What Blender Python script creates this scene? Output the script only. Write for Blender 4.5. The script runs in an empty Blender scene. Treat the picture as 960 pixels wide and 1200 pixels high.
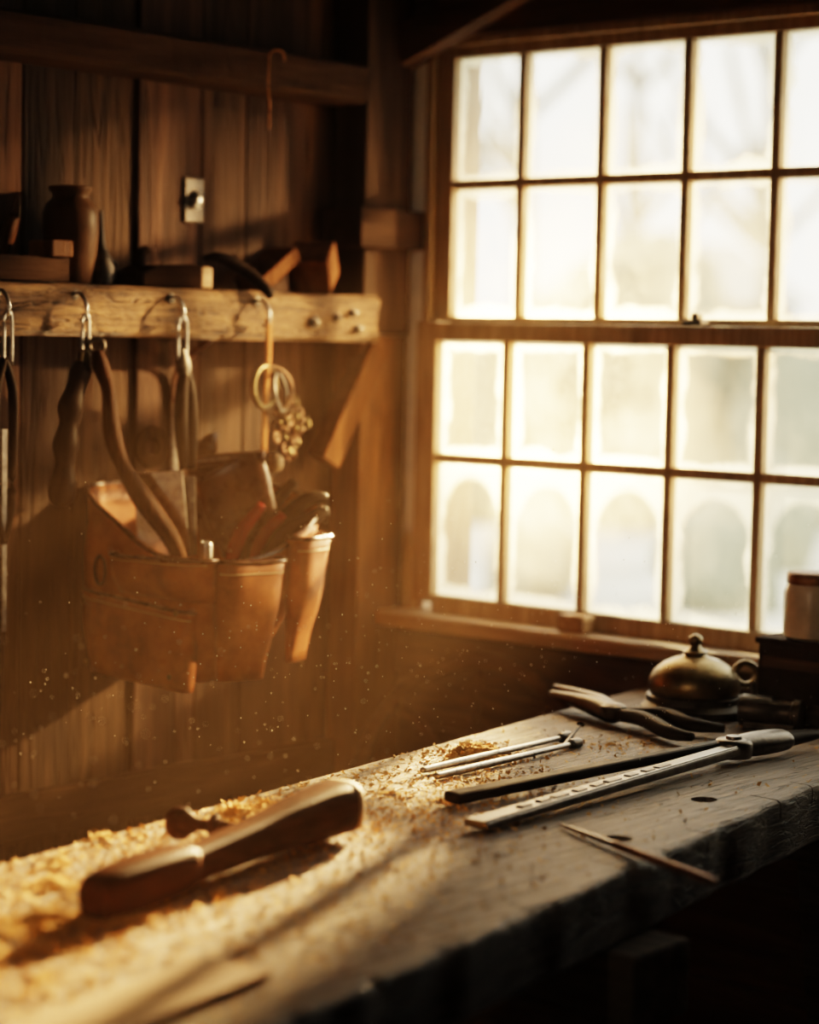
import bpy, bmesh, math, random
from mathutils import Vector, Matrix, noise
random.seed(7)
sc=bpy.context.scene
COL=sc.collection
V=Vector

# ---------------------------------------------------------------- materials
def newmat(name):
    m=bpy.data.materials.new(name); m.use_nodes=True
    nt=m.node_tree; nt.nodes.clear()
    out=nt.nodes.new('ShaderNodeOutputMaterial')
    return m,nt,out
def N(nt,t,**kw):
    n=nt.nodes.new(t)
    for k,v in kw.items():
        if k in n.inputs: n.inputs[k].default_value=v
        else: setattr(n,k,v)
    return n
def ramp(nt,stops):
    r=nt.nodes.new('ShaderNodeValToRGB')
    els=r.color_ramp.elements
    while len(els)<len(stops): els.new(0.5)
    for e,(p,c) in zip(els,stops):
        e.position=p; e.color=(c[0],c[1],c[2],1)
    return r
def wood(name,dark,light,axis='z',freq=14,rough=.65,bump=.4,tint=False,bdist=.01,spec=.3,cracks=0):
    m,nt,out=newmat(name); L=nt.links.new
    tc=N(nt,'ShaderNodeTexCoord'); mp=N(nt,'ShaderNodeMapping')
    s={'x':(.09,1,1),'y':(1,.09,1),'z':(1,1,.09)}[axis]
    mp.inputs['Scale'].default_value=tuple(freq*v for v in s)
    L(tc.outputs['Object'],mp.inputs['Vector'])
    n1=N(nt,'ShaderNodeTexNoise',Scale=1.6,Detail=9,Roughness=.62,Distortion=1.4)
    L(mp.outputs[0],n1.inputs['Vector'])
    n2=N(nt,'ShaderNodeTexNoise',Scale=9,Detail=6,Roughness=.7)
    L(mp.outputs[0],n2.inputs['Vector'])
    mid=tuple((a*.55+b*.45) for a,b in zip(dark,light))
    r=ramp(nt,[(.28,dark),(.5,mid),(.72,light)])
    L(n1.outputs['Fac'],r.inputs['Fac'])
    r2=ramp(nt,[(.3,(.55,.55,.55)),(.62,(1,1,1))]); L(n2.outputs['Fac'],r2.inputs['Fac'])
    mx=N(nt,'ShaderNodeMixRGB',blend_type='MULTIPLY',Fac=.8); L(r.outputs[0],mx.inputs[1]); L(r2.outputs[0],mx.inputs[2])
    col=mx.outputs[0]
    ad=N(nt,'ShaderNodeMath',operation='ADD'); L(n1.outputs['Fac'],ad.inputs[0]); L(n2.outputs['Fac'],ad.inputs[1])
    hgt=ad.outputs[0]
    if cracks:
        n3=N(nt,'ShaderNodeTexNoise',Scale=3.1,Detail=3,Roughness=.5,Distortion=.5)
        m2=N(nt,'ShaderNodeMapping'); m2.inputs['Scale'].default_value=tuple(freq*(v if v==1 else v*.5) for v in s); m2.inputs['Location'].default_value=(3,5,1)
        L(tc.outputs['Object'],m2.inputs['Vector']); L(m2.outputs[0],n3.inputs['Vector'])
        rc=ramp(nt,[(.475,(1,1,1)),(.497,(.12,.10,.08)),(.503,(.12,.10,.08)),(.525,(1,1,1))]); L(n3.outputs['Fac'],rc.inputs['Fac'])
        m4=N(nt,'ShaderNodeMixRGB',blend_type='MULTIPLY',Fac=cracks); L(col,m4.inputs[1]); L(rc.outputs[0],m4.inputs[2]); col=m4.outputs[0]
        a2=N(nt,'ShaderNodeMath',operation='ADD'); L(hgt,a2.inputs[0]); L(rc.outputs[0],a2.inputs[1]); hgt=a2.outputs[0]
    if tint:
        at=N(nt,'ShaderNodeAttribute',attribute_name='tint')
        m3=N(nt,'ShaderNodeMixRGB',blend_type='MULTIPLY',Fac=1.0); L(col,m3.inputs[1]); L(at.outputs['Color'],m3.inputs[2]); col=m3.outputs[0]
    b=N(nt,'ShaderNodeBsdfPrincipled',Roughness=rough); b.inputs['Specular IOR Level'].default_value=spec
    L(col,b.inputs['Base Color'])
    bp=N(nt,'ShaderNodeBump',Strength=bump,Distance=bdist); L(hgt,bp.inputs['Height']); L(bp.outputs[0],b.inputs['Normal'])
    L(b.outputs[0],out.inputs[0]); return m
def plain(name,c1,c2=None,rough=.5,metal=0,scale=30,bump=.1,spec=.5,bdist=.002,coat=0):
    c2=c2 or c1
    m,nt,out=newmat(name); L=nt.links.new
    tc=N(nt,'ShaderNodeTexCoord')
    n1=N(nt,'ShaderNodeTexNoise',Scale=scale,Detail=7,Roughness=.65); L(tc.outputs['Object'],n1.inputs['Vector'])
    r=ramp(nt,[(.33,c1),(.68,c2)]); L(n1.outputs['Fac'],r.inputs['Fac'])
    b=N(nt,'ShaderNodeBsdfPrincipled',Metallic=metal); b.inputs['Specular IOR Level'].default_value=spec
    b.inputs['Coat Weight'].default_value=coat
    L(r.outputs[0],b.inputs['Base Color'])
    rr=N(nt,'ShaderNodeMapRange'); rr.inputs['To Min'].default_value=max(.03,rough-.12); rr.inputs['To Max'].default_value=min(1,rough+.15)
    L(n1.outputs['Fac'],rr.inputs['Value']); L(rr.outputs[0],b.inputs['Roughness'])
    bp=N(nt,'ShaderNodeBump',Strength=bump,Distance=bdist); L(n1.outputs['Fac'],bp.inputs['Height']); L(bp.outputs[0],b.inputs['Normal'])
    L(b.outputs[0],out.inputs[0]); return m

M_wall=wood('wall_plank_wood',(.015,.009,.006),(.105,.056,.034),'z',9,.75,.5,True,spec=.10,cracks=.6)
M_dark=wood('old_dark_timber',(.012,.007,.004),(.055,.030,.019),'y',11,.85,.6,spec=.04)
M_darkx=wood('old_dark_timber_x',(.025,.014,.008),(.12,.064,.036),'x',11,.75,.6,spec=.15)
M_darkz=wood('old_dark_timber_z',(.014,.008,.005),(.06,.034,.021),'z',11,.8,.6,spec=.06)
M_brace=wood('brace_timber',(.035,.014,.006),(.15,.062,.026),'z',11,.8,.6,spec=.03)
M_beam=wood('beam_timber',(.10,.040,.012),(.66,.35,.13),'y',30,.5,1.0,bdist=.03,cracks=.95)
M_post=wood('post_timber',(.045,.018,.007),(.22,.095,.040),'z',11,.7,.6,spec=.08)
M_pale=wood('pale_trim_wood',(.42,.38,.32),(.72,.66,.57),'z',11,.6,.4)
M_cas=plain('casing_paint',(.70,.74,.72),(.86,.88,.85),.55,0,14,.3)
M_sash=wood('sash_wood',(.30,.21,.12),(.56,.42,.27),'z',14,.45,.4)
M_sill=wood('sill_wood',(.22,.14,.08),(.54,.38,.23),'x',12,.45,.5)
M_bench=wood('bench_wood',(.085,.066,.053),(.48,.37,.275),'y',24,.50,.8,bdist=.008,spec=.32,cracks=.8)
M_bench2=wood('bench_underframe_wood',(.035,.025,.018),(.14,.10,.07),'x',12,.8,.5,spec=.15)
M_block=wood('pale_block_wood',(.20,.105,.045),(.50,.31,.15),'y',25,.6,.3)
M_handle=wood('walnut_handle',(.016,.006,.003),(.085,.030,.013),'y',40,.42,.12,spec=.012)
M_haft=wood('dark_haft_wood',(.016,.006,.003),(.075,.030,.012),'z',40,.45,.3,spec=.03)
M_planeb=wood('ebonised_wood',(.008,.005,.004),(.025,.015,.010),'y',30,.9,.2,spec=0.0)
M_leather=plain('tan_leather',(.16,.042,.011),(.43,.140,.042),.50,0,14,.3,.30,.004)
M_leather2=plain('dark_leather',(.035,.012,.006),(.085,.032,.014),.27,0,30,.25,.45,.004)
M_stitch=plain('thread',(.5,.36,.2),rough=.8)
M_black=plain('black_rubber',(.010,.007,.006),(.022,.015,.011),.42,0,40,.1,.02)
M_iron=plain('dark_iron',(.04,.034,.029),(.10,.085,.07),.42,1,60,.25)
M_dsteel=plain('dull_steel',(.09,.08,.072),(.19,.17,.15),.36,1,60,.15)
M_steel=plain('worn_steel',(.22,.21,.20),(.50,.47,.43),.3,1,60,.12)
M_rust=plain('rusty_steel',(.12,.045,.02),(.25,.15,.09),.5,.7,60,.3)
M_brass=plain('aged_brass',(.11,.08,.042),(.26,.19,.095),.36,1,35,.15)
M_red=plain('red_grip',(.16,.010,.008),(.22,.02,.014),.5,spec=.05)
M_clay=plain('dark_stoneware',(.018,.010,.006),(.05,.026,.015),.45,0,14,.15,.03)
M_glassjar=plain('frosted_jar',(.42,.38,.30),(.62,.56,.46),.3,0,20,.1)
M_rope=plain('rope',(.24,.09,.03),(.38,.16,.06),.8,0,90,.6,.1)
M_snow=plain('thawing_snow',(.32,.325,.30),(.66,.65,.60),.9,0,.6,.1)
M_mote=plain('dust_mote',(.8,.75,.65),(.85,.8,.7),.9)
M_hedge=plain('hedge_leaves',(.12,.135,.095),(.27,.27,.20),.9,0,1.2,.3)
M_bark=plain('tree_bark',(.13,.12,.09),(.26,.24,.19),.9,0,4,.3)
M_far=plain('weathered_shed',(.14,.15,.15),(.24,.25,.23),.9,0,2,.1)
M_floor=wood('floor_boards',(.03,.018,.012),(.12,.07,.045),'y',7,.7,.4)
M_dust=plain('sawdust_flake',(.50,.25,.07),(.80,.48,.19),.9,0,120,.1,.1)

def sawdust_mat():
    m,nt,out=newmat('sawdust'); L=nt.links.new
    tc=N(nt,'ShaderNodeTexCoord'); n=N(nt,'ShaderNodeTexNoise',Scale=160,Detail=6,Roughness=.8); L(tc.outputs['Object'],n.inputs['Vector'])
    r=ramp(nt,[(.3,(.26,.12,.035)),(.55,(.58,.31,.10)),(.75,(.78,.48,.19))]); L(n.outputs['Fac'],r.inputs['Fac'])
    b=N(nt,'ShaderNodeBsdfPrincipled',Roughness=.95); L(r.outputs[0],b.inputs['Base Color']); b.inputs['Specular IOR Level'].default_value=.1
    bp=N(nt,'ShaderNodeBump',Strength=1,Distance=.004); L(n.outputs['Fac'],bp.inputs['Height']); L(bp.outputs[0],b.inputs['Normal'])
    L(b.outputs[0],out.inputs[0]); return m
M_saw=sawdust_mat()

def pane_mat(name,arch):
    m,nt,out=newmat(name); L=nt.links.new
    def M(op,a,b=None,clamp=False):
        n=N(nt,'ShaderNodeMath',operation=op,use_clamp=clamp)
        for i,v in enumerate((a,b)):
            if v is None: continue
            if isinstance(v,(int,float)): n.inputs[i].default_value=v
            else: L(v,n.inputs[i])
        return n.outputs[0]
    uv=N(nt,'ShaderNodeUVMap',uv_map='UVMap'); sp=N(nt,'ShaderNodeSeparateXYZ'); L(uv.outputs[0],sp.inputs[0])
    u,v=sp.outputs[0],sp.outputs[1]
    tc=N(nt,'ShaderNodeTexCoord')
    n1=N(nt,'ShaderNodeTexNoise',Scale=9,Detail=4,Roughness=.5,Distortion=.6); L(tc.outputs['Object'],n1.inputs['Vector'])
    n2=N(nt,'ShaderNodeTexNoise',Scale=70,Detail=5,Roughness=.7); L(tc.outputs['Object'],n2.inputs['Vector'])
    n4=N(nt,'ShaderNodeTexNoise',Scale=3.2,Detail=3,Roughness=.5); L(tc.outputs['Object'],n4.inputs['Vector'])
    e=M('MINIMUM',M('MINIMUM',u,M('SUBTRACT',1.0,u)),M('MULTIPLY',M('MINIMUM',v,M('SUBTRACT',1.0,v)),1.4))
    e=M('ADD',e,M('MULTIPLY',M('SUBTRACT',n1.outputs['Fac'],.5),.30))
    edge=N(nt,'ShaderNodeMapRange',interpolation_type='SMOOTHSTEP'); edge.inputs['From Min'].default_value=.0; edge.inputs['From Max'].default_value=.16
    edge.inputs['To Min'].default_value=.95; edge.inputs['To Max'].default_value=.0; L(e,edge.inputs['Value'])
    base=N(nt,'ShaderNodeMapRange'); base.inputs['From Min'].default_value=.45; base.inputs['From Max'].default_value=.72; base.inputs['To Min'].default_value=.04; base.inputs['To Max'].default_value=.30
    L(n4.outputs['Fac'],base.inputs['Value'])
    fac=M('MAXIMUM',edge.outputs[0],base.outputs[0])
    if arch:
        du=M('DIVIDE',M('SUBTRACT',u,.5),.46); dv=M('DIVIDE',M('MAXIMUM',M('SUBTRACT',v,.50),0.0),.40)
        d=M('ADD',M('MULTIPLY',du,du),M('MULTIPLY',dv,dv)); d=M('ADD',d,M('MULTIPLY',M('SUBTRACT',n4.outputs['Fac'],.5),1.6))
        ar=N(nt,'ShaderNodeMapRange',interpolation_type='SMOOTHSTEP'); ar.inputs['From Min'].default_value=.6; ar.inputs['From Max'].default_value=1.25
        ar.inputs['To Min'].default_value=.0; ar.inputs['To Max'].default_value=.6; L(d,ar.inputs['Value'])
        fac=M('MAXIMUM',fac,ar.outputs[0])
    fac=M('ADD',fac,M('MULTIPLY',M('SUBTRACT',n2.outputs['Fac'],.5),.08),True)
    tr=N(nt,'ShaderNodeBsdfTransparent'); tr.inputs[0].default_value=(.95,.96,.92,1)
    tl=N(nt,'ShaderNodeBsdfTranslucent'); tl.inputs[0].default_value=(.98,.88,.62,1)
    mx=N(nt,'ShaderNodeMixShader'); L(fac,mx.inputs[0]); L(tr.outputs[0],mx.inputs[1]); L(tl.outputs[0],mx.inputs[2])
    L(mx.outputs[0],out.inputs[0]); return m
M_pane=pane_mat('dusty_glass',False); M_pane2=pane_mat('dusty_glass_arched_grime',True)

# ---------------------------------------------------------------- geometry helpers
def empty(name,loc=(0,0,0)):
    o=bpy.data.objects.new(name,None); COL.objects.link(o); o.location=loc; o.empty_display_size=.05; return o
def mk(name,verts,faces,mat,parent=None,smooth=False,bevel=0,seg=2):
    me=bpy.data.meshes.new(name); me.from_pydata([tuple(v) for v in verts],[],faces); me.update()
    o=bpy.data.objects.new(name,me); COL.objects.link(o)
    bm=bmesh.new(); bm.from_mesh(me); bmesh.ops.recalc_face_normals(bm,faces=bm.faces); bm.to_mesh(me); bm.free()
    if mat: me.materials.append(mat)
    if smooth:
        for p in me.polygons: p.use_smooth=True
    if bevel>0:
        b=o.modifiers.new('bevel','BEVEL'); b.width=bevel; b.segments=seg; b.limit_method='ANGLE'; b.angle_limit=math.radians(40)
    if parent:
        o.parent=parent; o.matrix_parent_inverse=Matrix.Translation(-Vector(parent.location))
    return o
BF=[(0,1,2,3),(7,6,5,4),(0,4,5,1),(1,5,6,2),(2,6,7,3),(3,7,4,0)]
def box(name,x0,x1,y0,y1,z0,z1,mat,parent=None,bevel=.003):
    return mk(name,[(x0,y0,z0),(x1,y0,z0),(x1,y1,z0),(x0,y1,z0),(x0,y0,z1),(x1,y0,z1),(x1,y1,z1),(x0,y1,z1)],BF,mat,parent,False,bevel)
def obox(name,p0,p1,w,h,mat,parent=None,up=(0,0,1),bevel=.003,w1=None,h1=None):
    p0,p1=V(p0),V(p1); d=(p1-p0).normalized(); s=d.cross(V(up))
    if s.length<1e-4: s=d.cross(V((1,0,0)))
    s.normalize(); u=s.cross(d).normalized(); w1=w if w1 is None else w1; h1=h if h1 is None else h1
    vs=[]
    for p,a,b in ((p0,w,h),(p1,w1,h1)):
        for i,j in ((-1,-1),(1,-1),(1,1),(-1,1)): vs.append(p+s*i*a/2+u*j*b/2)
    return mk(name,vs,[(0,1,2,3),(7,6,5,4),(0,4,5,1),(1,5,6,2),(2,6,7,3),(3,7,4,0)],mat,parent,False,bevel)
def catmull(pts,n):
    out=[]; P=[pts[0]]+list(pts)+[pts[-1]]
    for i in range(1,len(P)-2):
        for k in range(n):
            t=k/n; a,b,c,d=P[i-1],P[i],P[i+1],P[i+2]
            out.append(.5*((2*b)+(c-a)*t+(2*a-5*b+4*c-d)*t*t+(3*b-a-3*c+d)*t**3))
    out.append(P[-2]); return out
def tube(name,pts,radii,mat,parent=None,seg=18,flat=1.0,up=(0,0,1),n=6,sharp=False):
    P=[V(p) for p in pts]
    if sharp: pp=P; rr=list(radii)
    else:
        pp=catmull(P,n); R=[V((r,0,0)) for r in radii]; rr=[max(.0005,v.x) for v in catmull(R,n)]
    vs=[];fs=[]
    side=None
    for i,p in enumerate(pp):
        d=(pp[min(i+1,len(pp)-1)]-pp[max(i-1,0)]).normalized()
        s=d.cross(V(up))
        if s.length<.05: s=side if side else d.cross(V((.3,1,.1)))
        s.normalize(); side=s; u=s.cross(d).normalized()
        for k in range(seg):
            a=2*math.pi*k/seg
            vs.append(p+s*math.cos(a)*rr[i]+u*math.sin(a)*rr[i]*flat)
    for i in range(len(pp)-1):
        for k in range(seg):
            fs.append((i*seg+k,i*seg+(k+1)%seg,(i+1)*seg+(k+1)%seg,(i+1)*seg+k))
    fs.append(tuple(range(seg))); fs.append(tuple((len(pp)-1)*seg+k for k in range(seg)))
    return mk(name,vs,fs,mat,parent,True)
def lathe(name,prof,loc,mat,parent=None,seg=32,axis=(0,0,1)):
    ax=V(axis).normalized(); q=V((0,0,1)).rotation_difference(ax); vs=[];fs=[]
    for r,h in prof:
        for k in range(seg):
            a=2*math.pi*k/seg; vs.append(V(loc)+q@V((max(r,.0003)*math.cos(a),max(r,.0003)*math.sin(a),h)))
    for i in range(len(prof)-1):
        for k in range(seg): fs.append((i*seg+k,i*seg+(k+1)%seg,(i+1)*seg+(k+1)%seg,(i+1)*seg+k))
    fs.append(tuple(range(seg))); fs.append(tuple((len(prof)-1)*seg+k for k in range(seg)))
    o=mk(name,vs,fs,mat,parent,True)
    m=o.modifiers.new('es','EDGE_SPLIT'); m.split_angle=math.radians(50)
    return o
def ring(name,c,R,r,mat,parent=None,normal=(1,0,0),sx=1,sy=1,seg=40,a0=0,a1=2*math.pi):
    q=V((0,0,1)).rotation_difference(V(normal).normalized()); closed=abs(a1-a0)>6.28
    n=seg; vs=[];fs=[]; ms=10
    for i in range(n):
        a=a0+(a1-a0)*i/(n if closed else n-1)
        cc=V((math.cos(a)*R*sx,math.sin(a)*R*sy,0)); rd=V((math.cos(a),math.sin(a),0))
        for k in range(ms):
            b=2*math.pi*k/ms; vs.append(V(c)+q@(cc+rd*r*math.cos(b)+V((0,0,r*math.sin(b)))))
    for i in range(n if closed else n-1):
        for k in range(ms):
            j=(i+1)%n; fs.append((i*ms+k,i*ms+(k+1)%ms,j*ms+(k+1)%ms,j*ms+k))
    if not closed:
        fs.append(tuple(range(ms))); fs.append(tuple((n-1)*ms+k for k in range(ms)))
    return mk(name,vs,fs,mat,parent,True)
def multi(name,parts,mat,parent=None,bevel=.003,tints=None):
    vs=[];fs=[];tt=[]
    for i,b in enumerate(parts):
        x0,x1,y0,y1,z0,z1=b; o=len(vs)
        vs+=[(x0,y0,z0),(x1,y0,z0),(x1,y1,z0),(x0,y1,z0),(x0,y0,z1),(x1,y0,z1),(x1,y1,z1),(x0,y1,z1)]
        fs+=[tuple(o+k for k in f) for f in BF]
        tt+=[tints[i] if tints else (1,1,1)]*6
    ob=mk(name,vs,fs,mat,parent,False,bevel)
    if tints:
        at=ob.data.color_attributes.new('tint','FLOAT_COLOR','CORNER')
        for p in ob.data.polygons:
            for li in p.loop_indices: at.data[li].color=(*tt[p.index],1)
    return ob

# ---------------------------------------------------------------- room shell
RX,RY,RZ=3.7,-4.3,2.45
ys=[0.0]
while ys[-1]>RY: ys.append(ys[-1]-random.uniform(.11,.19))
parts=[];tints=[]
for i in range(len(ys)-1):
    dx=random.uniform(-.006,.006); t=random.uniform(.55,1.25)
    parts.append((-.04,.0+dx,ys[i+1]+.004,ys[i],0,RZ)); tints.append((t,t*random.uniform(.92,1.0),t*random.uniform(.85,1.0)))
multi('wall_left',parts,M_wall,None,.003,tints)
box('wall_left_backing',-.09,-.045,RY,0,0,RZ,M_dark,None,0)
WX0,WX1,WZ0,WZ1=.10,1.50,.925,2.03
multi('wall_window',[(-.09,WX0,.0,.12,0,RZ),(WX1,RX,.0,.12,0,RZ),(WX0,WX1,.0,.12,0,WZ0),(WX0,WX1,.0,.12,WZ1,RZ)],M_darkx,None,0)
box('wall_right',RX,RX+.08,RY,.12,0,RZ,M_wall,None,0)
box('wall_back',-.09,RX+.08,RY-.08,RY,0,RZ,M_wall,None,0)
box('floor',-.09,RX+.08,RY-.08,.12,-.08,0,M_floor,None,0)
box('ceiling',-.09,RX+.08,RY-.08,.12,RZ,RZ+.08,M_dark,None,0)
multi('trim_wainscot',[(.09,1.6,-.022,-.001,.70,.86),(.09,1.6,-.018,-.001,.52,.695),(.09,1.6,-.021,-.001,.33,.515),(.09,1.6,-.018,-.001,.05,.325)],M_darkx,None,.003)
box('trim_corner_post',.001,.075,-.175,-.045,0,1.46,M_post)
box('trim_corner_post.001',.001,.080,-.177,-.045,1.462,RZ,M_darkz)
box('trim_corner_strip',.001,.045,-.042,-.002,.90,1.63,M_pale)
box('trim_corner_strip.001',.001,.04,-.042,-.002,1.70,RZ,M_pale)
box('trim_bracket',.001,.10,-.21,-.003,1.625,1.70,M_dark)
obox('trim_rafter',(-.0,-.06,1.985),(.75,-.06,2.27),.05,.075,M_darkx)
obox('trim_brace',(.07,-.135,1.44),(.05,-.25,1.22),.05,.045,M_brace,up=(1,0,0))
box('trim_wall_rail',.001,.03,-1.9,-.18,.60,.68,M_dark)

# ---------------------------------------------------------------- window
win=empty('window_1',(.8,-.02,1.45))
def wb(n,parts,mat,bev=.003): return multi(n,parts,mat,win,bev)
wb('casing',[(.02,.10,-.03,-.001,.93,2.10),(1.50,1.58,-.03,-.001,.93,2.10)],M_cas)
wb('head_casing',[(.02,1.58,-.035,-.001,2.03,2.12)],M_darkx)
wb('jamb',[(.10,.118,-.03,.12,.93,2.03),(1.482,1.50,-.03,.12,.93,2.03),(.10,1.50,-.03,.12,2.012,2.03)],M_sash)
U=[.318+.1835*k for k in range(6)]; Lw=[.333+.1835*k for k in range(6)]
up=[(.118,.158,-.015,.03,1.47,2.012),(1.418,1.482,-.015,.03,1.47,2.012),(.158,1.418,-.015,.03,1.99,2.012),(.158,1.418,-.015,.03,1.465,1.50)]
up+=[(x-.009,x+.009,-.012,.02,1.50,1.99) for x in U]+[(.158,1.418,-.0115,.0195,1.742,1.760)]
wb('upper_sash',up,M_sash)
lo=[(.118,.168,-.065,-.02,.95,1.49),(1.433,1.482,-.065,-.02,.95,1.49),(.168,1.433,-.068,-.02,1.452,1.487),(.168,1.433,-.065,-.02,.93,.965)]
lo+=[(x-.009,x+.009,-.062,-.03,.965,1.452) for x in Lw]+[(.168,1.433,-.0615,-.0305,1.220,1.238)]
wb('lower_sash',lo,M_sash)
def panes(n,xs,zs,y,mat,matlow=None):
    vs=[];fs=[];mi=[]
    for i in range(len(xs)-1):
        for j in range(len(zs)-1):
            o=len(vs); x0,x1=xs[i]+.008,xs[i+1]-.008; z0,z1=zs[j]+.007,zs[j+1]-.007
            vs+=[(x0,y,z0),(x1,y,z0),(x1,y,z1),(x0,y,z1)]; fs.append((o,o+1,o+2,o+3)); mi.append(1 if (matlow and j==0) else 0)
    ob=mk(n,vs,fs,mat,win)
    if matlow: ob.data.materials.append(matlow)
    uvl=ob.data.uv_layers.new(name='UVMap')
    for p in ob.data.polygons:
        p.material_index=mi[p.index]
        for li in p.loop_indices:
            c=ob.data.vertices[ob.data.loops[li].vertex_index].index%4
            uvl.data[li].uv=((0,0),(1,0),(1,1),(0,1))[c]
    return ob
panes('upper_glass',[.149]+U+[1.427],[1.492,1.751,1.998],.005,M_pane)
panes('lower_glass',[.159]+Lw+[1.442],[.957,1.229,1.46],-.045,M_pane,M_pane2)
wb('sill',[(.03,1.60,-.12,.0,.90,.93)],M_sill,.006)
wb('apron',[(.06,1.56,-.06,-.0,.80,.899)],M_darkx,.006)
wb('sash_lock',[(.72,.76,-.06,-.03,1.487,1.497),(.735,.75,-.055,-.035,1.497,1.51)],M_iron)
box('wood_block',.50,.56,-.105,-.068,.931,.962,M_block)

# ---------------------------------------------------------------- exterior
mk('snow_ground',[(-60,.2,-.15),(30,.2,-.15),(30,70,-.15),(-60,70,-.15)],[(0,1,2,3)],M_snow)
def blob(name,c,r,mat,sz=1,amp=.25,sub=4,parent=None):
    me=bpy.data.meshes.new(name); bm=bmesh.new(); bmesh.ops.create_icosphere(bm,subdivisions=sub,radius=1)
    for v in bm.verts:
        k=1+amp*noise.noise(v.co*2.3+V(c)); v.co=V((v.co.x*r*k,v.co.y*r*k,v.co.z*r*k*sz))+V(c)
    bm.to_mesh(me); bm.free(); me.materials.append(mat)
    for p in me.polygons: p.use_smooth=True
    o=bpy.data.objects.new(name,me); COL.objects.link(o)
    if parent: o.parent=parent; o.matrix_parent_inverse=Matrix.Translation(-V(parent.location))
    return o
def out_xy(lat,dep): return 2.883+.763*lat-.647*dep,-3.335+.647*lat+.763*dep
hed=empty('garden_hedge',(-8,14,0))
for k,(lat,dep,r,sz) in enumerate(((.5,20,.45,2.6),(1.3,21,.55,2.4),(2.1,20,.75,2.2),(2.7,22,.5,2.8),(3.3,20,.7,1.6),(4.2,21,.6,2.2),(.8,14,.30,1.2),(1.9,13.5,.36,1.2),(2.6,16,.35,1.4))):
    x,y=out_xy(lat,dep); blob('bush_%d'%k,(x,y,r*sz*.6-.15),r,M_hedge,sz,.4,3,hed)
sh=empty('garden_shed',(-15,24,0))
box('shed_body',-17.5,-15,24,27,-.15,2.1,M_far,sh)
mk('shed_roof',[(-17.8,23.8,2.1),(-14.7,23.8,2.1),(-14.7,27.2,2.1),(-17.8,27.2,2.1),(-16.25,23.8,3.1),(-16.25,27.2,3.1)],[(0,1,4),(1,2,5,4),(2,3,5),(3,0,4,5)],M_snow,sh)
st=empty('garden_tree',(-9,22,0))
for (lat,dep,h) in ((1.2,26,7),(2.9,30,8),(4.2,27,7),(.2,33,8)):
    x,y=out_xy(lat,dep)
    tube('trunk_%d'%int(dep),[(x,y,-.15),(x+.1,y,2.5),(x-.1,y,h)],[.16,.12,.04],M_bark,st,8)
    for b in range(12):
        a=random.uniform(0,6.28); z=random.uniform(2.2,h*.8)
        tube('branch_%d_%d'%(int(dep),b),[(x,y,z),(x+math.cos(a)*.8,y+math.sin(a)*.8,z+.7),(x+math.cos(a)*1.5,y+math.sin(a)*1.5,z+1.7)],[.08,.06,.03],M_bark,st,6,n=3)

# ---------------------------------------------------------------- workbench
bench=empty('workbench',(1.2,-1.3,.8))
def bx(y): return .675-.15*y
def fx(y): return 1.25-.165*y
def slab():
    vs=[];fs=[]; n=220; y0,y1=-.065,-2.75
    for i in range(n+1):
        y=y0+(y1-y0)*i/n
        c=.006+.012*max(0,noise.noise(V((y*9,3,1))))+.030*max(0,noise.noise(V((y*31,7,2)))-.12)
        w=.005*noise.noise(V((y*14,1,5)))
        b=bx(y); f=fx(y)+w
        pr=[(b,.765),(b,.846),(b+.004,.85),(f-c,.85),(f-c*.3,.85-c*.35),(f,.85-c),(f+.003*noise.noise(V((y*22,9,1))),.81),(f-.002,.770),(f-.008,.765)]
        vs+=[(px,y,pz) for px,pz in pr]
    m=9
    for i in range(n):
        for k in range(m): fs.append((i*m+k,i*m+(k+1)%m,(i+1)*m+(k+1)%m,(i+1)*m+k))
    fs.append(tuple(range(m))); fs.append(tuple(n*m+k for k in range(m)))
    return mk('top_slab',vs,fs,M_bench,bench)
slabo=slab()
cuts=[]
for (x,y,r) in ((1.302,-.852,.017),(1.355,-1.131,.020),(.98,-.50,.012)):
    vs=[];seg=24
    for z in (.80,.90):
        for k in range(seg): vs.append((x+r*math.cos(6.2832*k/seg),y+r*1.15*math.sin(6.2832*k/seg),z))
    cuts.append((vs,[(k,(k+1)%seg,seg+(k+1)%seg,seg+k) for k in range(seg)]+[tuple(range(seg)),tuple(range(seg,2*seg))]))
for (y,dx,w_) in ((-.78,.05,.0022),(-1.02,.035,.0018),(-1.24,.06,.0025),(-1.47,.04,.002),(-.66,.04,.0016),(-1.62,.055,.002)):
    f=fx(y); vs=[(f-dx,y-w_,.838),(f+.02,y-w_-.006,.82),(f+.02,y+w_-.006,.82),(f-dx,y+w_*.2,.838),(f-dx,y-w_,.87),(f+.02,y-w_-.006,.87),(f+.02,y+w_-.006,.87),(f-dx,y+w_*.2,.87)]
    cuts.append((vs,BF))
vs=[];fs=[]
for a,b in cuts:
    o=len(vs); vs+=a; fs+=[tuple(o+i for i in f) for f in b]
cutter=mk('cutter_tmp',vs,fs,M_dark)
bo=slabo.modifiers.new('holes','BOOLEAN'); bo.object=cutter; bo.operation='DIFFERENCE'; bo.solver='EXACT'
bpy.context.view_layer.update()
dg=bpy.context.evaluated_depsgraph_get(); nm=bpy.data.meshes.new_from_object(slabo.evaluated_get(dg)); slabo.modifiers.clear(); slabo.data=nm
bpy.data.objects.remove(cutter)
multi('cross_bearer',[(.93,1.50,-1.30,-1.18,.675,.765),(.80,1.30,-.42,-.30,.675,.765),(1.10,1.58,-2.3,-2.18,.675,.765)],M_bench2,bench,.006)
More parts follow.
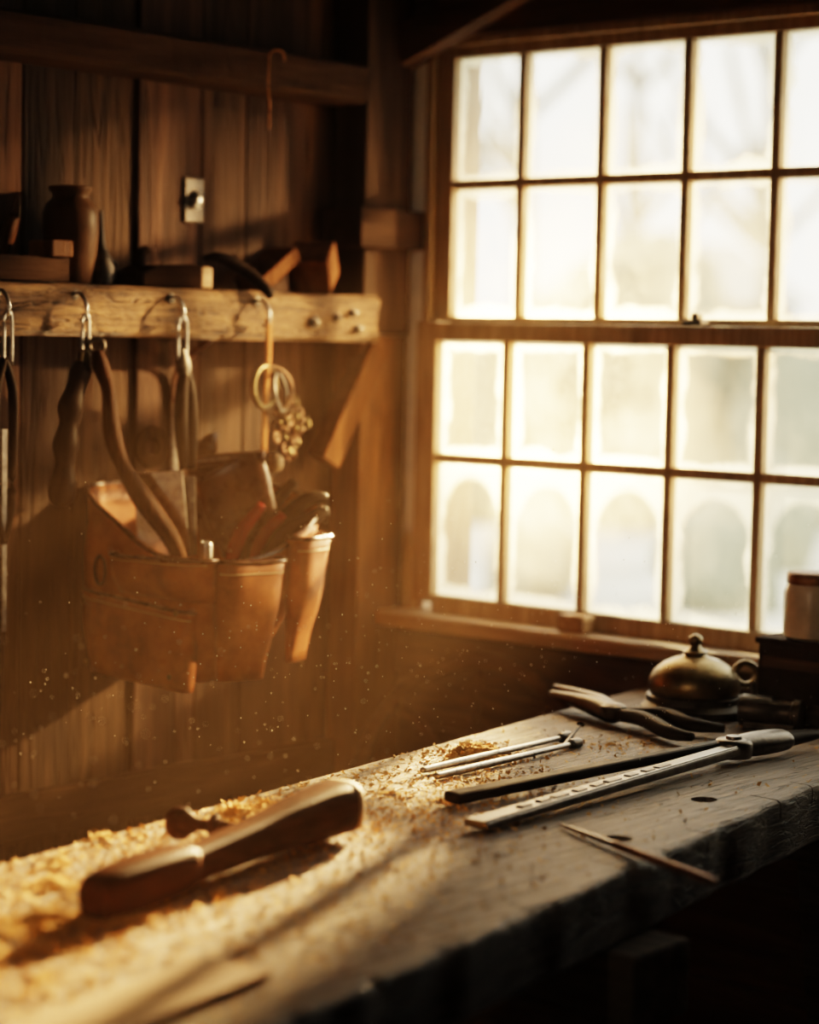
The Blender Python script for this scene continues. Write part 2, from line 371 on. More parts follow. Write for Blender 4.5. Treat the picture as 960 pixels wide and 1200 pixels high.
for i,(xa,ya,xb,yb) in enumerate(((1.38,-1.24,1.50,-1.24),(1.0,-1.24,.93,-1.24),(1.22,-.36,1.30,-.36),(.86,-.36,.80,-.36),(1.48,-2.24,1.58,-2.24),(1.15,-2.24,1.08,-2.24))):
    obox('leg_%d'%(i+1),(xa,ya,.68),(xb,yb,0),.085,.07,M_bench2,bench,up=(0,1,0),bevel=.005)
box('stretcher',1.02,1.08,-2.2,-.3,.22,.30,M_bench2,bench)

# sawdust drift + flakes
def dmask(x,y):
    s=(x-bx(y))/(fx(y)-bx(y))
    if s<.015 or s>.95: return 0
    m=0
    m+=1.0*math.exp(-((y+2.05)/.36)**2)*math.exp(-((s-.30)/.40)**2)
    m+=.90*math.exp(-((y+1.42)/.36)**2)*math.exp(-((s-.04)/.20)**2)
    m+=.55*math.exp(-((y+1.15)/.24)**2)*math.exp(-((s-.38)/.20)**2)
    m+=.30*math.exp(-((y+1.6)/.40)**2)*math.exp(-((s-.45)/.35)**2)
    m+=1.4*math.exp(-((x-.895)**2+(y+.82)**2)/.06**2)
    m+=.55*math.exp(-((x-1.02)**2+(y+.98)**2)/.10**2)
    m+=.40*math.exp(-((x-1.0)**2+(y+.62)**2)/.07**2)
    return min(m,1.2)
vs=[];fs=[];idx={}
x0,x1,y0,y1,st_=.78,1.62,-2.5,-.45,.005
nx=int((x1-x0)/st_); ny=int((y1-y0)/st_)
H={}
for i in range(nx):
    for j in range(ny):
        x=x0+i*st_; y=y0+j*st_; m=dmask(x,y)
        if m<.12: continue
        f=noise.fractal(V((x*13,y*13,.3)),1,2,6)*.5+.5
        g=noise.noise(V((x*70,y*70,2.3)))*.5+.5
        h=(m*.95+f*1.6-1.76)*.018+g*.006*m+random.uniform(0,.0010)-.0025
        if h>0: H[(i,j)]=min(h,.018)
for (i,j),h in H.items():
    if all(k in H for k in ((i+1,j),(i,j+1),(i+1,j+1))):
        q=[]
        for k in ((i,j),(i+1,j),(i+1,j+1),(i,j+1)):
            if k not in idx: idx[k]=len(vs); vs.append((x0+k[0]*st_,y0+k[1]*st_,.8502+H[k]))
            q.append(idx[k])
        fs.append(tuple(q))
saw=empty('sawdust_pile',(1.1,-1.6,.85))
mk('drift',vs,fs,M_saw,saw,True)
vs=[];fs=[];cnt=0
while cnt<34000:
    y=random.uniform(-2.5,-.3); x=random.uniform(bx(y)+.005,fx(y)-.01)
    if random.random()>dmask(x,y)*1.0+.02: continue
    cnt+=1
    k=(int((x-x0)/st_),int((y-y0)/st_)); z=.8505+H.get(k,0)+random.uniform(0,.002)
    L_=min(.0042,random.expovariate(1/.0011)+.0006); W_=L_*random.uniform(.3,.8)
    a=V((random.gauss(0,1),random.gauss(0,1),random.gauss(0,.5))).normalized(); b=a.cross(V((random.gauss(0,.5),random.gauss(0,.5),1))).normalized()
    c=V((x,y,z+L_*.3)); o=len(vs)
    vs+=[c-a*L_-b*W_,c+a*L_-b*W_*.6,c+a*L_*.8+b*W_,c-a*L_*.7+b*W_*.8]; fs.append((o,o+1,o+2,o+3))
mk('flakes',vs,fs,M_dust,saw)

# ---- wooden handle (large) and turned knob
hd=empty('wooden_mallet_handle',(1.16,-1.6,.88))
A=V((1.205,-1.845,.876)); B=V((1.115,-1.365,.890))
def hp(t,dz=0): return A.lerp(B,t)+V((0,0,dz))
def sqtube(name,pts,radii,mat,parent,sq=3.2,hr=1.0,seg=32,n=8):
    pp=catmull([V(p) for p in pts],n); rr=[v.x for v in catmull([V((r,0,0)) for r in radii],n)]
    vs=[];fs=[]
    for i,p in enumerate(pp):
        d=(pp[min(i+1,len(pp)-1)]-pp[max(i-1,0)]).normalized(); s=d.cross(V((0,0,1))).normalized(); u=s.cross(d).normalized()
        for k in range(seg):
            a=2*math.pi*(k+.5)/seg; c,s_=math.cos(a),math.sin(a); f=(abs(c)**sq+abs(s_)**sq)**(-1/sq)
            vs.append(p+s*c*f*rr[i]+u*s_*f*rr[i]*hr)
    for i in range(len(pp)-1):
        for k in range(seg): fs.append((i*seg+k,i*seg+(k+1)%seg,(i+1)*seg+(k+1)%seg,(i+1)*seg+k))
    fs.append(tuple(range(seg))); fs.append(tuple((len(pp)-1)*seg+k for k in range(seg)))
    return mk(name,vs,fs,mat,parent,True)
sqtube('body',[hp(0,-.002),hp(.012,-.002),hp(.06),hp(.2,.0),hp(.31,-.001),hp(.345,-.003),hp(.6,-.001),hp(.78,.001),hp(.92,.001),hp(.985,.0)],[.014,.021,.0255,.0270,.0255,.0205,.0225,.0275,.031,.031],M_handle,hd)
sqtube('worn_end_cap',[hp(.978),hp(.99),hp(1.012),hp(1.024)],[.0312,.0320,.029,.018],M_block,hd)
kn=empty('turned_knob',(1.06,-1.52,.87))
ax=(V((1.12,-1.49,.872))-V((1.02,-1.545,.874))).normalized()
lathe('knob_body',[(.004,0),(.014,.003),(.0195,.012),(.019,.024),(.011,.034),(.007,.040),(.007,.052),(.014,.055),(.015,.062),(.008,.066),(.006,.085),(.0045,.11)],V((1.005,-1.552,.880)),M_handle,kn,28,ax)

# ---- two chrome punches
for i,(a,b) in enumerate((((.938,-1.00,.858),(.918,-.63,.858)),((.975,-1.015,.857),(.958,-.66,.857)))):
    a,b=V(a),V(b); e=empty('steel_punch' if i==0 else 'steel_punch.001',a.lerp(b,.5))
    d=(b-a)
    tube('shaft',[a,a+d*.02,a+d*.3,a+d*.7,a+d*.93],[.003,.0048,.0055,.0042,.004],M_steel,e,14)
    tube('head',[a+d*.92,a+d*.94,a+d*.99,b],[.005,.008,.008,.005],M_dsteel,e,14)
nl=empty('bent_nail',(.93,-.62,.87)); tube('shank',[(.955,-.70,.855),(.94,-.66,.862),(.93,-.62,.875)],[.002,.0025,.0025],M_dsteel,nl,8); lathe('nail_head',[(.006,0),(.006,.002)],(.93,-.62,.875),M_dsteel,nl,12,(-.1,.4,.5))

# ---- large long-handled pliers
pl=empty('long_handled_pliers',(1.17,-.8,.87))
J=V((1.185,-.60,.872)); T=V((1.225,-.395,.875))
e1=V((1.097,-1.135,.862)); e2=V((1.213,-1.228,.860))
obox('grip_black',J+V((-.010,-.01,.004)),e1,.022,.014,M_black,pl,w1=.032,h1=.015,bevel=.005)
h2=obox('bar_handle',J+V((.012,0,0)),e2,.028,.014,M_dsteel,pl,w1=.038,h1=.010,bevel=.003)
d2=(e2-(J+V((.012,0,0))))
for k in range(9):
    c=J+V((.012,0,.0065))+d2*(.30+.065*k)
    obox('slot_%d'%(k+1),c,c+d2*(.035 if k%3 else .05),.012,.003,M_iron,pl,bevel=.001)
obox('edge_rib',J+V((.022,0,.007)),e2+V((.014,0,.006)),.003,.003,M_steel,pl,bevel=.001)
lathe('pivot_boss',[(.001,0),(.026,.001),(.028,.006),(.028,.022),(.024,.027),(.012,.028),(.011,.032),(.001,.033)],J+V((.004,.0,-.014)),M_dsteel,pl,28)
dj=(T-J)
tube('jaw_upper',[J,J+dj*.25,J+dj*.5,J+dj*.55],[.022,.027,.025,.018],M_dsteel,pl,16,.65)
tube('jaw_tip_a',[J+dj*.5+V((.006,0,0)),J+dj*.8+V((.004,0,0)),T+V((.002,0,0))],[.014,.010,.003],M_black,pl,12,.8)
tube('jaw_tip_b',[J+dj*.5+V((-.008,0,0)),J+dj*.8+V((-.007,0,0)),T+V((-.006,0,0))],[.014,.010,.003],M_black,pl,12,.8)

# ---- combination pliers lying behind
p2=empty('combination_pliers',(.9,-.42,.87))
J2=V((.885,-.47,.868))
tube('jaw_a',[J2,J2+V((-.07,.03,.005)),V((.715,-.405,.874))],[.022,.020,.008],M_iron,p2,12,.7)
tube('jaw_b',[J2,J2+V((-.07,.055,.008)),V((.70,-.375,.880))],[.020,.016,.007],M_iron,p2,12,.7)
lathe('pivot',[(.018,0),(.020,.004),(.020,.02),(.012,.024)],J2+V((0,0,-.006)),M_iron,p2,20)
tube('handle_a',[J2,J2+V((.07,.035,.004)),V((1.02,-.455,.868)),V((1.07,-.435,.865))],[.012,.015,.014,.008],M_black,p2,14,.8)
tube('handle_b',[J2,J2+V((.07,-.02,.004)),V((1.03,-.53,.866)),V((1.075,-.535,.865))],[.012,.015,.014,.008],M_black,p2,14,.8)

# ---- thin rod / scriber overhanging edge
rd=empty('marking_scriber',(1.43,-1.2,.856))
a=V((1.269,-1.131,.8545)); b=V((1.586,-1.267,.860)); d=b-a
tube('needle',[a,a+d*.1,a+d*.4],[.001,.003,.004],M_steel,rd,12)
tube('shaft',[a+d*.4,a+d*.42,a+d*.9,b],[.004,.0052,.0052,.003],M_rust,rd,12)

# ---- brass dome oil lamp with ring handle
bl=empty('brass_oil_lamp',(.925,-.29,.86))
c0=V((.915,-.285,.851))
lathe('base',[(.070,0),(.086,.004),(.088,.014),(.078,.022),(.078,.032),(.070,.036)],c0,M_iron,bl,40)
lathe('dome',[(.072,.036),(.076,.044),(.074,.058),(.066,.072),(.052,.084),(.036,.092),(.022,.096),(.018,.100),(.021,.104),(.012,.108),(.008,.114),(.012,.120),(.011,.127),(.004,.132)],c0,M_brass,bl,40)
ring('ring_handle',c0+V((.065,.052,.068)),.018,.006,M_brass,bl,(.647,-.763,.1))
vs_=empty('pipe_clamp',(1.05,-.25,.88))
lathe('barrel',[(.02,0),(.026,.003),(.026,.05),(.020,.055),(.020,.085),(.024,.088),(.024,.10)],V((1.03,-.325,.877)),M_iron,vs_,24,(.90,.22,0))
obox('foot',(1.04,-.325,.857),(1.12,-.30,.857),.05,.013,M_iron,vs_)
obox('lever',(1.05,-.315,.885),(1.035,-.30,.918),.010,.010,M_iron,vs_)
bxx=empty('wooden_box',(1.09,-.2,.92))
multi('box_sides',[(1.01,1.22,-.245,-.233,.851,.975),(1.01,1.022,-.233,-.165,.851,.975),(1.208,1.22,-.233,-.165,.851,.975),(1.01,1.22,-.165,-.158,.851,.975),(1.005,1.225,-.25,-.156,.975,.985)],M_dark,bxx,.002)
multi('box_battens',[(1.02,1.21,-.250,-.246,.868,.886),(1.02,1.21,-.250,-.246,.938,.956)],M_darkx,bxx,.001)
jr=empty('glass_jar',(1.085,-.20,1.03))
lathe('jar_body',[(.040,0),(.047,.005),(.048,.02),(.048,.075),(.044,.088),(.040,.092)],V((1.085,-.205,.986)),M_glassjar,jr,32)
lathe('jar_lid',[(.043,.089),(.044,.092),(.044,.104),(.041,.107),(.002,.107)],V((1.085,-.205,.986)),M_rust,jr,32)
obox('offcut_board',(1.43,-1.865,.8555),(1.50,-2.32,.8555),.088,.010,M_block,None,bevel=.002)

# ---------------------------------------------------------------- left wall: beam shelf, upper beam
bs=empty('shelf_beam',(.06,-.9,1.49))
def rough_beam(name,x0,x1,y0,y1,z0,z1,mat,parent,amp=.004):
    n=160; vs=[];fs=[];m=8
    for i in range(n+1):
        y=y0+(y1-y0)*i/n
        def q(a): return amp*noise.noise(V((y*9,a,1.7)))+amp*.7*noise.noise(V((y*45,a,3.1)))
        zc=(z0+z1)/2
        vs+=[(x0,y,z0),(x0,y,z1),(x1-.008,y,z1+q(1)*.4),(x1+q(2),y,z1-.008),(x1+q(3),y,zc+.015),(x1+q(5),y,zc-.012),(x1+q(6),y,z0+.008),(x1-.008,y,z0+q(4)*.5)]
    for i in range(n):
        for k in range(m): fs.append((i*m+k,i*m+(k+1)%m,(i+1)*m+(k+1)%m,(i+1)*m+k))
    fs.append(tuple(range(m))); fs.append(tuple(n*m+k for k in range(m)))
    return mk(name,vs,fs,mat,parent,False)
rough_beam('timber',.002,.12,-2.3,-.178,1.447,1.532,M_beam,bs,.007)
for i,(y,z) in enumerate(((-.30,1.49),(-.255,1.50),(-.24,1.47),(-.36,1.48))):
    lathe('bolt_%d'%(i+1),[(.010,0),(.010,.004),(.006,.006),(.005,.014),(.001,.015)],(.119,y,z),M_iron,bs,12,(1,0,0))
ub=empty('wall_beam',(.05,-1.2,1.93))
rough_beam('upper_timber',.002,.10,-2.3,-.20,1.892,1.962,M_dark,ub)
tube('twine_loop',[(.105,-.47,1.95),(.110,-.46,1.960),(.110,-.44,1.958),(.105,-.43,1.945)],[.0015]*4,M_rope,ub,8)
tube('twine_tail',[(.106,-.47,1.95),(.108,-.474,1.90),(.106,-.468,1.86),(.108,-.47,1.82)],[.0015,.0015,.002,.001],M_rope,ub,8)

def hook(y,z=1.498,i=0):
    h=empty('wall_hook' if i==0 else 'wall_hook.%03d'%i,(.13,y,z))
    tube('hook_wire',[(.115,y,z+.012),(.135,y,z+.014),(.150,y,z-.002),(.152,y,z-.020),(.146,y,z-.030),(.137,y,z-.028)],[.0032]*6,M_steel,h,10)
    lathe('hook_plate',[(.009,0),(.009,.003),(.003,.005)],(.119,y,z+.012),M_iron,h,14,(1,0,0))
for i,y in enumerate((-1.092,-.932,-.716,-.508)): hook(y,1.502,i)

def eyestrap(par,y,z0,z1,w=.007,mat=M_steel):
    tube('hang_loop',[(.150,y-w,z1),(.150,y-w*.9,z0-.01),(.150,y,z0),(.150,y+w*.9,z0-.01),(.150,y+w,z1)],[.0028]*5,mat,par,8)
k1=empty('carving_knife',(.15,-.95,1.3))
eyestrap(k1,-.932,1.482,1.405)
tube('ferrule',[(.15,-.934,1.425),(.15,-.937,1.395)],[.009,.012],M_brass,k1,16)
tube('grip',[(.15,-.937,1.405),(.15,-.942,1.388),(.15,-.952,1.362),(.15,-.962,1.332),(.15,-.966,1.305),(.15,-.972,1.272),(.15,-.974,1.240),(.15,-.978,1.205),(.15,-.980,1.182),(.15,-.980,1.172)],[.012,.019,.017,.023,.017,.023,.018,.025,.021,.008],M_black,k1,20,.8,up=(1,0,0))
k3=empty('hanging_pliers',(.15,-.7,1.35))
eyestrap(k3,-.716,1.482,1.41,.010)
tube('jaws',[(.15,-.716,1.43),(.15,-.712,1.405),(.15,-.708,1.38)],[.006,.015,.013],M_iron,k3,14,.6,up=(1,0,0))
tube('handle_1',[(.15,-.71,1.39),(.15,-.716,1.35),(.15,-.716,1.29),(.15,-.708,1.225)],[.010,.013,.013,.009],M_black,k3,12,.8,up=(1,0,0))
tube('handle_2',[(.15,-.706,1.39),(.15,-.696,1.35),(.15,-.692,1.29),(.15,-.692,1.225)],[.010,.013,.013,.009],M_black,k3,12,.8,up=(1,0,0))
k4=empty('ring_bunch',(.15,-.49,1.36))
tube('leather_strap',[(.150,-.508,1.485),(.152,-.508,1.42),(.150,-.512,1.34),(.150,-.514,1.25)],[.007,.008,.007,.007],M_rope,k4,10,.35,up=(1,0,0))
for i,(y,z,R,nn) in enumerate(((-.515,1.365,.036,(1,.2,0)),(-.502,1.36,.040,(1,-.3,.1)),(-.485,1.355,.034,(1,.5,.2)))):
    ring('ring_%d'%(i+1),(.152+.004*i,y,z),R,.0035,(M_brass,M_rust,M_dsteel)[i],k4,nn)
for i in range(26):
    a=i*2.4; rr=.012+.001*i
    ring('chain_link_%d'%(i+1),(.155+.006*math.sin(i),-.452+rr*math.cos(a),1.292+1.5*rr*math.sin(a)),.0085,.0026,M_brass if i%3==0 else M_rust,k4,(math.sin(i*1.3)+.6,math.cos(i*1.3),.3),seg=14)
k5=empty('garden_shears',(.15,-1.09,1.2))
eyestrap(k5,-1.092,1.482,1.40,.008)
for sgn,nm in ((-1,'left'),(1,'right')):
    tube('loop_handle_'+nm,[(.15,-1.098,1.41),(.15,-1.098+sgn*.016,1.36),(.15,-1.098+sgn*.018,1.28),(.15,-1.098+sgn*.013,1.17),(.15,-1.098,1.12)],[.006,.008,.008,.007,.006],M_black,k5,10)
    obox('blade_'+nm,(.148+sgn*.003,-1.103+sgn*.004,1.30),(.148+sgn*.003,-1.103+sgn*.006,.98),.012,.003,M_dsteel,k5,up=(1,0,0),w1=.010,bevel=.001)
tube('sheath',[(.145,-1.105,1.10),(.145,-1.105,.98),(.145,-1.107,.87),(.145,-1.112,.80)],[.012,.016,.014,.005],M_black,k5,12,.3,up=(1,0,0))
tube('cord',[(.145,-1.112,.81),(.13,-1.112,.74),(.12,-1.114,.66)],[.004,.003,.003],M_black,k5,8)
k6=empty('tape_roll',(.02,-.655,1.25))
for i,R in enumerate((.034,.026,.018)): ring('coil_%d'%(i+1),(.012,-.655,1.255),R,.0045,M_planeb,k6,(1,0,0))
sp=empty('switch_plate',(.01,-.556,1.69))
box('plate',.003,.010,-.580,-.532,1.652,1.732,M_iron,sp,.004)
lathe('toggle',[(.016,0),(.017,.004),(.012,.008),(.008,.012),(.001,.013)],(.010,-.556,1.692),M_steel,sp,20,(1,0,.2))

# ---- things on the shelf beam
pot=empty('stoneware_jar',(.062,-.888,1.6))
lathe('jar',[(.030,0),(.034,.004),(.043,.05),(.047,.09),(.046,.115),(.039,.132),(.031,.140),(.030,.146),(.036,.153),(.036,.159),(.031,.161),(.027,.150)],V((.060,-.888,1.533)),M_clay,pot,36)
box('shelf_board',.01,.125,-1.25,-.945,1.5335,1.573,M_dark)
box('scrap_wood_block',.075,.135,-.99,-.946,1.5735,1.60,M_post)
oc=empty('oil_can',(.05,-.81,1.58)); lathe('can_body',[(.024,0),(.026,.01),(.025,.03),(.014,.055),(.008,.065),(.004,.10),(.003,.125)],V((.05,-.812,1.533)),M_iron,oc,20)
ring('can_handle',(.055,-.792,1.565),.010,.003,M_iron,oc,(1,0,0))
tr=empty('putty_trowel',(.05,-1.0,1.62)); tube('trowel_handle',[(.05,-1.02,1.575),(.055,-1.015,1.61),(.06,-1.005,1.64)],[.008,.013,.009],M_haft,tr,14); tube('trowel_blade',[(.06,-1.006,1.635),(.06,-.998,1.67)],[.014,.004],M_dsteel,tr,12,.2)
hp_=empty('wooden_hand_plane',(.07,-.70,1.55))
mk('plane_body',[(x,y,z) for x in (.035,.115) for (y,z) in ((-.775,1.5335),(-.61,1.5335),(-.61,1.570),(-.66,1.574),(-.74,1.570),(-.775,1.556))],[(0,1,2,3,4,5),(6,7,8,9,10,11),(0,1,7,6),(1,2,8,7),(2,3,9,8),(3,4,10,9),(4,5,11,10),(5,0,6,11)],M_planeb,hp_,False,.004)
box('plane_nose',.034,.116,-.640,-.612,1.534,1.571,M_block,hp_,.004)
tube('plane_tote',[(.075,-.75,1.570),(.075,-.745,1.588),(.075,-.73,1.596)],[.012,.010,.008],M_planeb,hp_,14)
gr=empty('drawknife_handle',(.11,-.56,1.56))
tube('grip',[(.08,-.60,1.585),(.09,-.58,1.590),(.10,-.555,1.583),(.115,-.525,1.565),(.138,-.50,1.535),(.142,-.495,1.520)],[.006,.009,.011,.011,.010,.006],M_black,gr,16)
def rotblock(name,c,sx,sy,sz,rx,rz,mat):
    R=Matrix.Rotation(rz,3,'Z')@Matrix.Rotation(rx,3,'X')
    vs=[R@V((a*sx/2,b*sy/2,d*sz/2))+V(c) for a,b,d in ((-1,-1,-1),(1,-1,-1),(1,1,-1),(-1,1,-1),(-1,-1,1),(1,-1,1),(1,1,1),(-1,1,1))]
    lowest=min(v.z for v in vs); vs=[v+V((0,0,1.5335-lowest)) for v in vs]
    return mk(name,vs,BF,mat,None,False,.004)
rotblock('scrap_wood_block.001',(.07,-.43,1.57),.07,.115,.028,.55,.1,M_brace)
rotblock('scrap_wood_block.002',(.07,-.31,1.57),.08,.075,.07,.55,.5,M_brace)

# ---------------------------------------------------------------- leather tool bag
bag=empty('leather_tool_bag',(.18,-.68,1.02))
def closed_cr(P,n):
    out=[];m=len(P)
    for i in range(m):
        a,b,c,d=P[i-1],P[i],P[(i+1)%m],P[(i+2)%m]
        for k in range(n):
            t=k/n; out.append(.5*((2*b)+(c-a)*t+(2*a-5*b+4*c-d)*t*t+(3*b-a-3*c+d)*t**3))
    return out
top=[V((.015,-.805,1.188)),V((.10,-.815,1.135)),V((.20,-.82,1.090)),V((.30,-.815,1.085)),V((.345,-.76,1.085)),V((.35,-.68,1.100)),V((.345,-.60,1.140)),V((.31,-.54,1.165)),V((.20,-.51,1.185)),V((.10,-.50,1.19)),V((.015,-.51,1.19)),V((.010,-.66,1.19))]
bot=[V((.015,-.785,.880)),V((.09,-.79,.877)),V((.17,-.79,.877)),V((.24,-.785,.877)),V((.27,-.76,.879)),V((.275,-.72,.881)),V((.27,-.68,.883)),V((.25,-.64,.885)),V((.18,-.61,.885)),V((.10,-.60,.885)),V((.015,-.61,.885)),V((.010,-.70,.885))]
tp=closed_cr(top,5); bt=closed_cr(bot,5); n=len(tp); lv=10; vs=[];fs=[]
for j in range(lv+1):
    t=j/lv
    for i in range(n):
        p=bt[i].lerp(tp[i],t); bul=.02*math.sin(math.pi*t)
        cx=V((.15,-.68,0)); d=V((p.x-cx.x,p.y-cx.y,0)); d.normalize()
        if p.x<.03: bul=0
        p=p+d*bul+d*.003*noise.noise(p*18); p.x=max(p.x,.008); vs.append(p)
for j in range(lv):
    for i in range(n): fs.append((j*n+i,j*n+(i+1)%n,(j+1)*n+(i+1)%n,(j+1)*n+i))
fs.append(tuple(range(n)))
mb=mk('main_body',vs,fs,M_leather,bag,True); s=mb.modifiers.new('s','SOLIDIFY'); s.thickness=.005; s.offset=-1
rim=[vs[lv*n+i]+V((0,0,.001)) for i in range(n)]
tube('rim_binding',rim+[rim[0]],[.0045]*(n+1),M_leather2,bag,8,sharp=True)
def pouch(name,c,wdir,odir,wt,wb,dt,db,zt,zb,mat=M_leather,lean=0,zs=0,flat=3.0,zsb=0):
    wd=V(wdir).normalized(); od=V(odir).normalized(); vs=[];fs=[];nu=24;nv=10
    for j in range(nv+1):
        t=j/nv; w=wb+(wt-wb)*t; dp=db+(dt-db)*t
        dp*=1+.25*math.sin(math.pi*min(1,t*1.1))
        for i in range(nu+1):
            a=math.pi*i/nu; ca=math.cos(a); sa=math.sin(a)
            ex=2/flat
            px=-(abs(ca)**ex)*(1 if ca>0 else -1); py=abs(sa)**ex
            z=zb+(zt-zb)*t+zs*px*t+zsb*px*(1-t)
            p=V((c[0],c[1],0))+wd*(px*w/2)+od*(py*dp+lean*t); p.z=z
            p+=od*.005*noise.noise(p*16); vs.append(p)
    for j in range(nv):
        for i in range(nu): o=j*(nu+1)+i; fs.append((o,o+1,o+nu+2,o+nu+1))
    fs.append(tuple(range(nu+1)))
    ob=mk(name,vs,fs,mat,bag,True); s=ob.modifiers.new('s','SOLIDIFY'); s.thickness=.0045; s.offset=-1
    ml=[vs[nv*(nu+1)+i] for i in range(nu+1)]
    tube(name+'_edge',ml,[.0035]*len(ml),M_leather2,bag,8,sharp=True)
    st=[vs[(nv-1)*(nu+1)+i]+od*.001 for i in range(2,nu-1)]
    tube(name+'_stitch',st,[.0012]*len(st),M_stitch,bag,6,sharp=True)
    return ob
pouch('end_pocket',(.155,-.80),(1,0,0),(0,-1,0),.27,.24,.034,.022,1.010,.872,zs=-.010,flat=5,zsb=-.006)
pouch('upper_flap_pocket',(.225,-.81),(1,0,0),(0,-1,0),.23,.22,.055,.030,1.088,1.020,zs=.002,flat=3)
pouch('front_pocket',(.325,-.745),(.25,1,0),(1,-.25,0),.125,.085,.055,.012,1.088,.888,lean=.005,flat=4)
pouch('front_pocket_small',(.325,-.615),(-.25,1,0),(1,.1,0),.10,.06,.045,.012,1.12,.908,lean=.012,flat=4)
ring('d_ring',(.085,-.838,1.055),.016,.003,M_iron,bag,(0,1,0),.8,1.5)
for i,(x,z) in enumerate(((.05,1.00),(.275,1.00),(.05,.895),(.255,.893))):
    lathe('rivet_%d'%(i+1),[(.005,0),(.005,.002),(.002,.004)],(x,-.836-.006*(z>.95),z),M_brass,bag,12,(0,-1,0))
# contents
tube('curved_handle',[(.165,-.920,1.425),(.168,-.915,1.40),(.172,-.902,1.36),(.175,-.895,1.29),(.185,-.878,1.235),(.205,-.85,1.18),(.225,-.81,1.12),(.235,-.79,1.07)],[.008,.014,.011,.015,.013,.018,.015,.012],M_haft,bag,20)
ring('handle_eye',(.163,-.920,1.432),.012,.004,M_iron,bag,(.6,-.8,0))
F=(.647,-.763,0)
tube('leather_sheath',[(.22,-.60,1.07),(.20,-.620,1.15),(.19,-.635,1.215),(.185,-.64,1.232)],[.050,.062,.064,.058],M_leather2,bag,24,.34,up=F)
tube('leather_sheath_back',[(.15,-.60,1.09),(.14,-.60,1.15),(.13,-.61,1.225),(.13,-.61,1.235)],[.045,.055,.055,.05],M_leather2,bag,24,.2,up=F)
tube('sheath_roll',[(.145,-.68,1.236),(.185,-.645,1.243),(.235,-.60,1.246)],[.008,.010,.012],M_leather2,bag,16)
obox('steel_square',(.165,-.765,1.08),(.155,-.775,1.222),.085,.004,M_steel,bag,up=F,bevel=.001)
obox('folding_rule',(.175,-.725,1.08),(.170,-.725,1.215),.035,.010,M_dsteel,bag,up=F,bevel=.001)
tube('red_grip_1',[(.25,-.70,1.05),(.245,-.665,1.12),(.25,-.62,1.165)],[.012,.013,.009],M_red,bag,14)
tube('red_grip_2',[(.27,-.66,1.05),(.27,-.64,1.11),(.28,-.60,1.15)],[.012,.012,.009],M_red,bag,14)
tube('pliers_grip_1',[(.26,-.64,1.06),(.27,-.60,1.13),(.30,-.56,1.175),(.315,-.53,1.178)],[.014,.016,.014,.009],M_black,bag,14)
tube('pliers_grip_2',[(.29,-.66,1.06),(.31,-.63,1.12),(.33,-.585,1.145),(.34,-.555,1.16)],[.014,.016,.014,.009],M_black,bag,14)
tube('pliers_grip_3',[(.22,-.62,1.06),(.23,-.57,1.16),(.25,-.54,1.205)],[.012,.014,.009],M_black,bag,14)
lathe('socket',[(.010,0),(.010,.05),(.008,.054),(.006,.045)],(.27,-.77,1.06),M_steel,bag,18,(.1,-.1,1))
lathe('wood_knob',[(.006,0),(.008,.03),(.016,.04),(.018,.05),(.014,.062),(.003,.067)],(.22,-.585,1.19),M_block,bag,18,(.2,.3,1))
tube('hanger_strap',[(.10,-.60,1.447),(.03,-.60,1.40),(.012,-.60,1.34),(.012,-.60,1.18)],[.012]*4,M_leather2,bag,10,.25,up=(1,0,0))

# ---- cart wheel leaning under the window
wh=empty('wooden_wheel',(.33,-.13,.62))
ring('rim',(.33,-.14,.62),.24,.018,M_darkx,wh,(.15,-1,.25),seg=60)
lathe('hub',[(.03,0),(.035,.01),(.035,.06),(.03,.07)],(.33,-.11,.61),M_darkx,wh,20,(.15,-1,.25))
q=V((0,0,1)).rotation_difference(V((.15,-1,.25)).normalized())
for k in range(8):
    a=k*math.pi/4+.2; tube('spoke_%d'%(k+1),[V((.33,-.14,.62))+q@V((math.cos(a)*.03,math.sin(a)*.03,0)),V((.33,-.14,.62))+q@V((math.cos(a)*.24,math.sin(a)*.24,0))],[.010,.008],M_darkx,wh,10)

# ---- dusty air in the working part of the room, with its floating motes
air=empty('dusty_air',(1.5,-1.8,1.2))
vs=[];fs=[]
dirs=[V((1,0,0)),V((-1,0,0)),V((0,1,0)),V((0,-1,0)),V((0,0,1)),V((0,0,-1))]
for i in range(900):
    x=random.uniform(.35,1.25); y=random.uniform(-1.9,-.25); z=random.gauss(1.0,.10)
    if z<.87 or z>1.35: continue
    if x<.5 and y<-.45: continue
    r=random.uniform(.0005,.0014); o=len(vs); c=V((x,y,z))
    vs+=[c+d*r for d in dirs]
    fs+=[tuple(o+k for k in f) for f in ((0,2,4),(2,1,4),(1,3,4),(3,0,4),(2,0,5),(1,2,5),(3,1,5),(0,3,5))]
mk('dust_motes',vs,fs,M_mote,air)
m,nt,out=newmat('dusty_air')
vsn=N(nt,'ShaderNodeVolumeScatter',Density=.0080,Anisotropy=.35); vsn.inputs['Color'].default_value=(1,.72,.46,1)
nt.links.new(vsn.outputs[0],out.inputs['Volume'])
box('haze',.40,RX-.05,-3.85,-.10,0.01,RZ-.05,m,air,0)

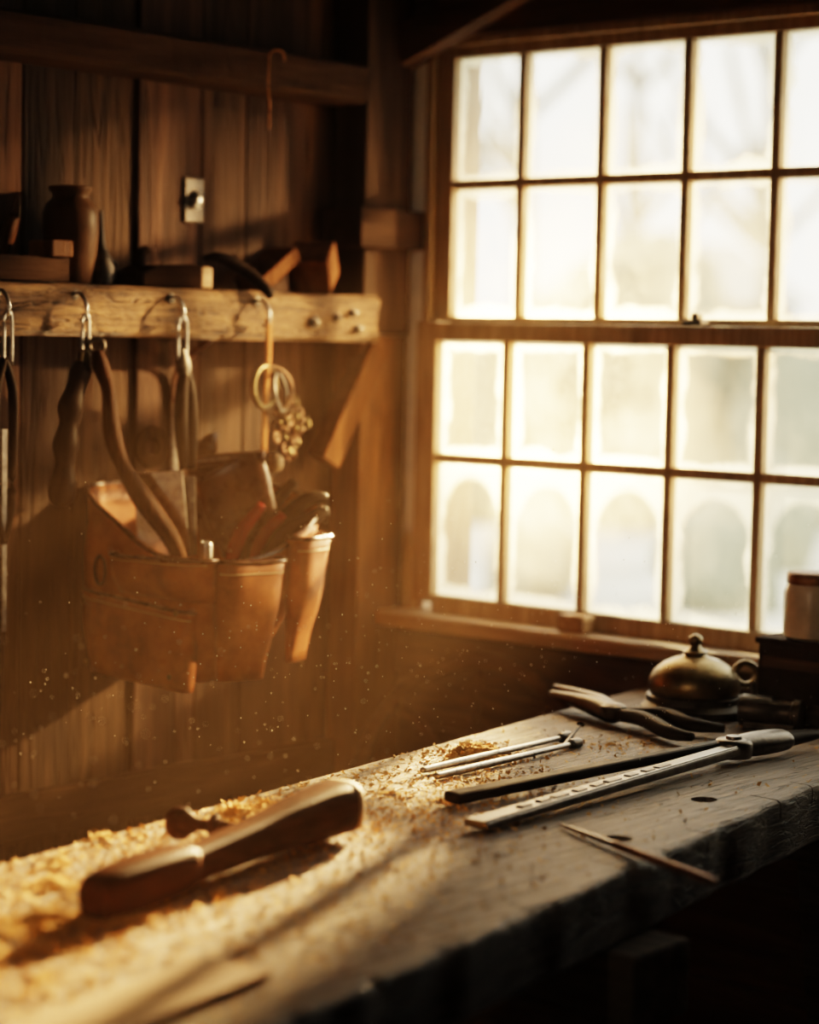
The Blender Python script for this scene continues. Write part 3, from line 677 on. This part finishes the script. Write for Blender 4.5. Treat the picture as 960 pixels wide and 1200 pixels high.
# ---- added fill lamp behind the camera, unseen, to lift bag and bench front
cl=empty('added_fill_lamp',(1.9,-4.15,2.0))
LP=V((1.9,-4.12,1.98)); LT=V((.55,-.60,.98)); ld=(LT-LP).normalized()
lathe('shade',[(.025,-.10),(.03,-.09),(.05,-.05),(.085,.03),(.086,.03),(.052,-.052),(.02,-.092)],LP,M_iron,cl,32,ld)
lathe('bulb',[(.012,-.07),(.014,-.05),(.028,-.02),(.028,0),(.018,.018),(.002,.024)],LP,M_glassjar,cl,20,ld)
tube('arm',[LP-ld*.10,LP-ld*.14+V((0,0,.02)),V((1.97,-4.295,2.1))],[.008,.008,.010],M_iron,cl,10)

# ---------------------------------------------------------------- lights
def spot(name,loc,target,energy,col,ang,blend,rad,parent=None):
    l=bpy.data.lights.new(name,'SPOT'); l.energy=energy; l.color=col; l.spot_size=math.radians(ang); l.spot_blend=blend; l.shadow_soft_size=rad
    o=bpy.data.objects.new(name,l); COL.objects.link(o); o.location=loc
    o.rotation_euler=(V(target)-V(loc)).to_track_quat('-Z','Y').to_euler()
    if parent: o.parent=parent; o.matrix_parent_inverse=Matrix.Translation(-V(parent.location))
    return o
spot('low_sun_beam',(-.90,3.95,2.50),(1.00,-1.88,.85),50000,(1,.56,.23),7.3,.06,.10)
spot('added_wall_glow',(3.24,5.03,3.00),(.12,-.64,1.27),13500,(1,.56,.24),9.6,.6,.14)  # second warm spot, added to light the shelf beam and bag
spot('added_pane_spot',(-5.5,2.2,5.0),(.8,0,1.45),18000,(1,.76,.42),17,.4,.2)  # spot added outside to brighten the frosted pane edges
spot('added_fill_light',LP+ld*.04,LT,52,(1,.68,.42),38,.9,.04,cl)  # added fill for faces turned away from the window
w=bpy.data.worlds.new('world'); sc.world=w; w.use_nodes=True
bg=w.node_tree.nodes['Background']; bg.inputs[0].default_value=(1,.94,.81,1); bg.inputs[1].default_value=4.8
pa=bpy.data.lights.new('window_portal','AREA'); pa.shape='RECTANGLE'; pa.size=1.4; pa.size_y=1.1; pa.cycles.is_portal=True
po=bpy.data.objects.new('window_portal',pa); COL.objects.link(po); po.location=(.8,.13,1.48); po.rotation_euler=(-math.pi/2,0,0)

# ---------------------------------------------------------------- camera
cd=bpy.data.cameras.new('camera'); cam=bpy.data.objects.new('camera',cd); COL.objects.link(cam); sc.camera=cam
cd.lens=78; cd.sensor_width=36; cd.clip_start=.05; cd.clip_end=200
cam.location=(2.883,-3.335,1.45); cam.rotation_euler=(1.49399,-.02088,.70497)
cd.dof.use_dof=True; cd.dof.focus_distance=3.15; cd.dof.aperture_fstop=2.0
sc.view_settings.view_transform='Filmic'
sc.view_settings.look='Medium High Contrast'
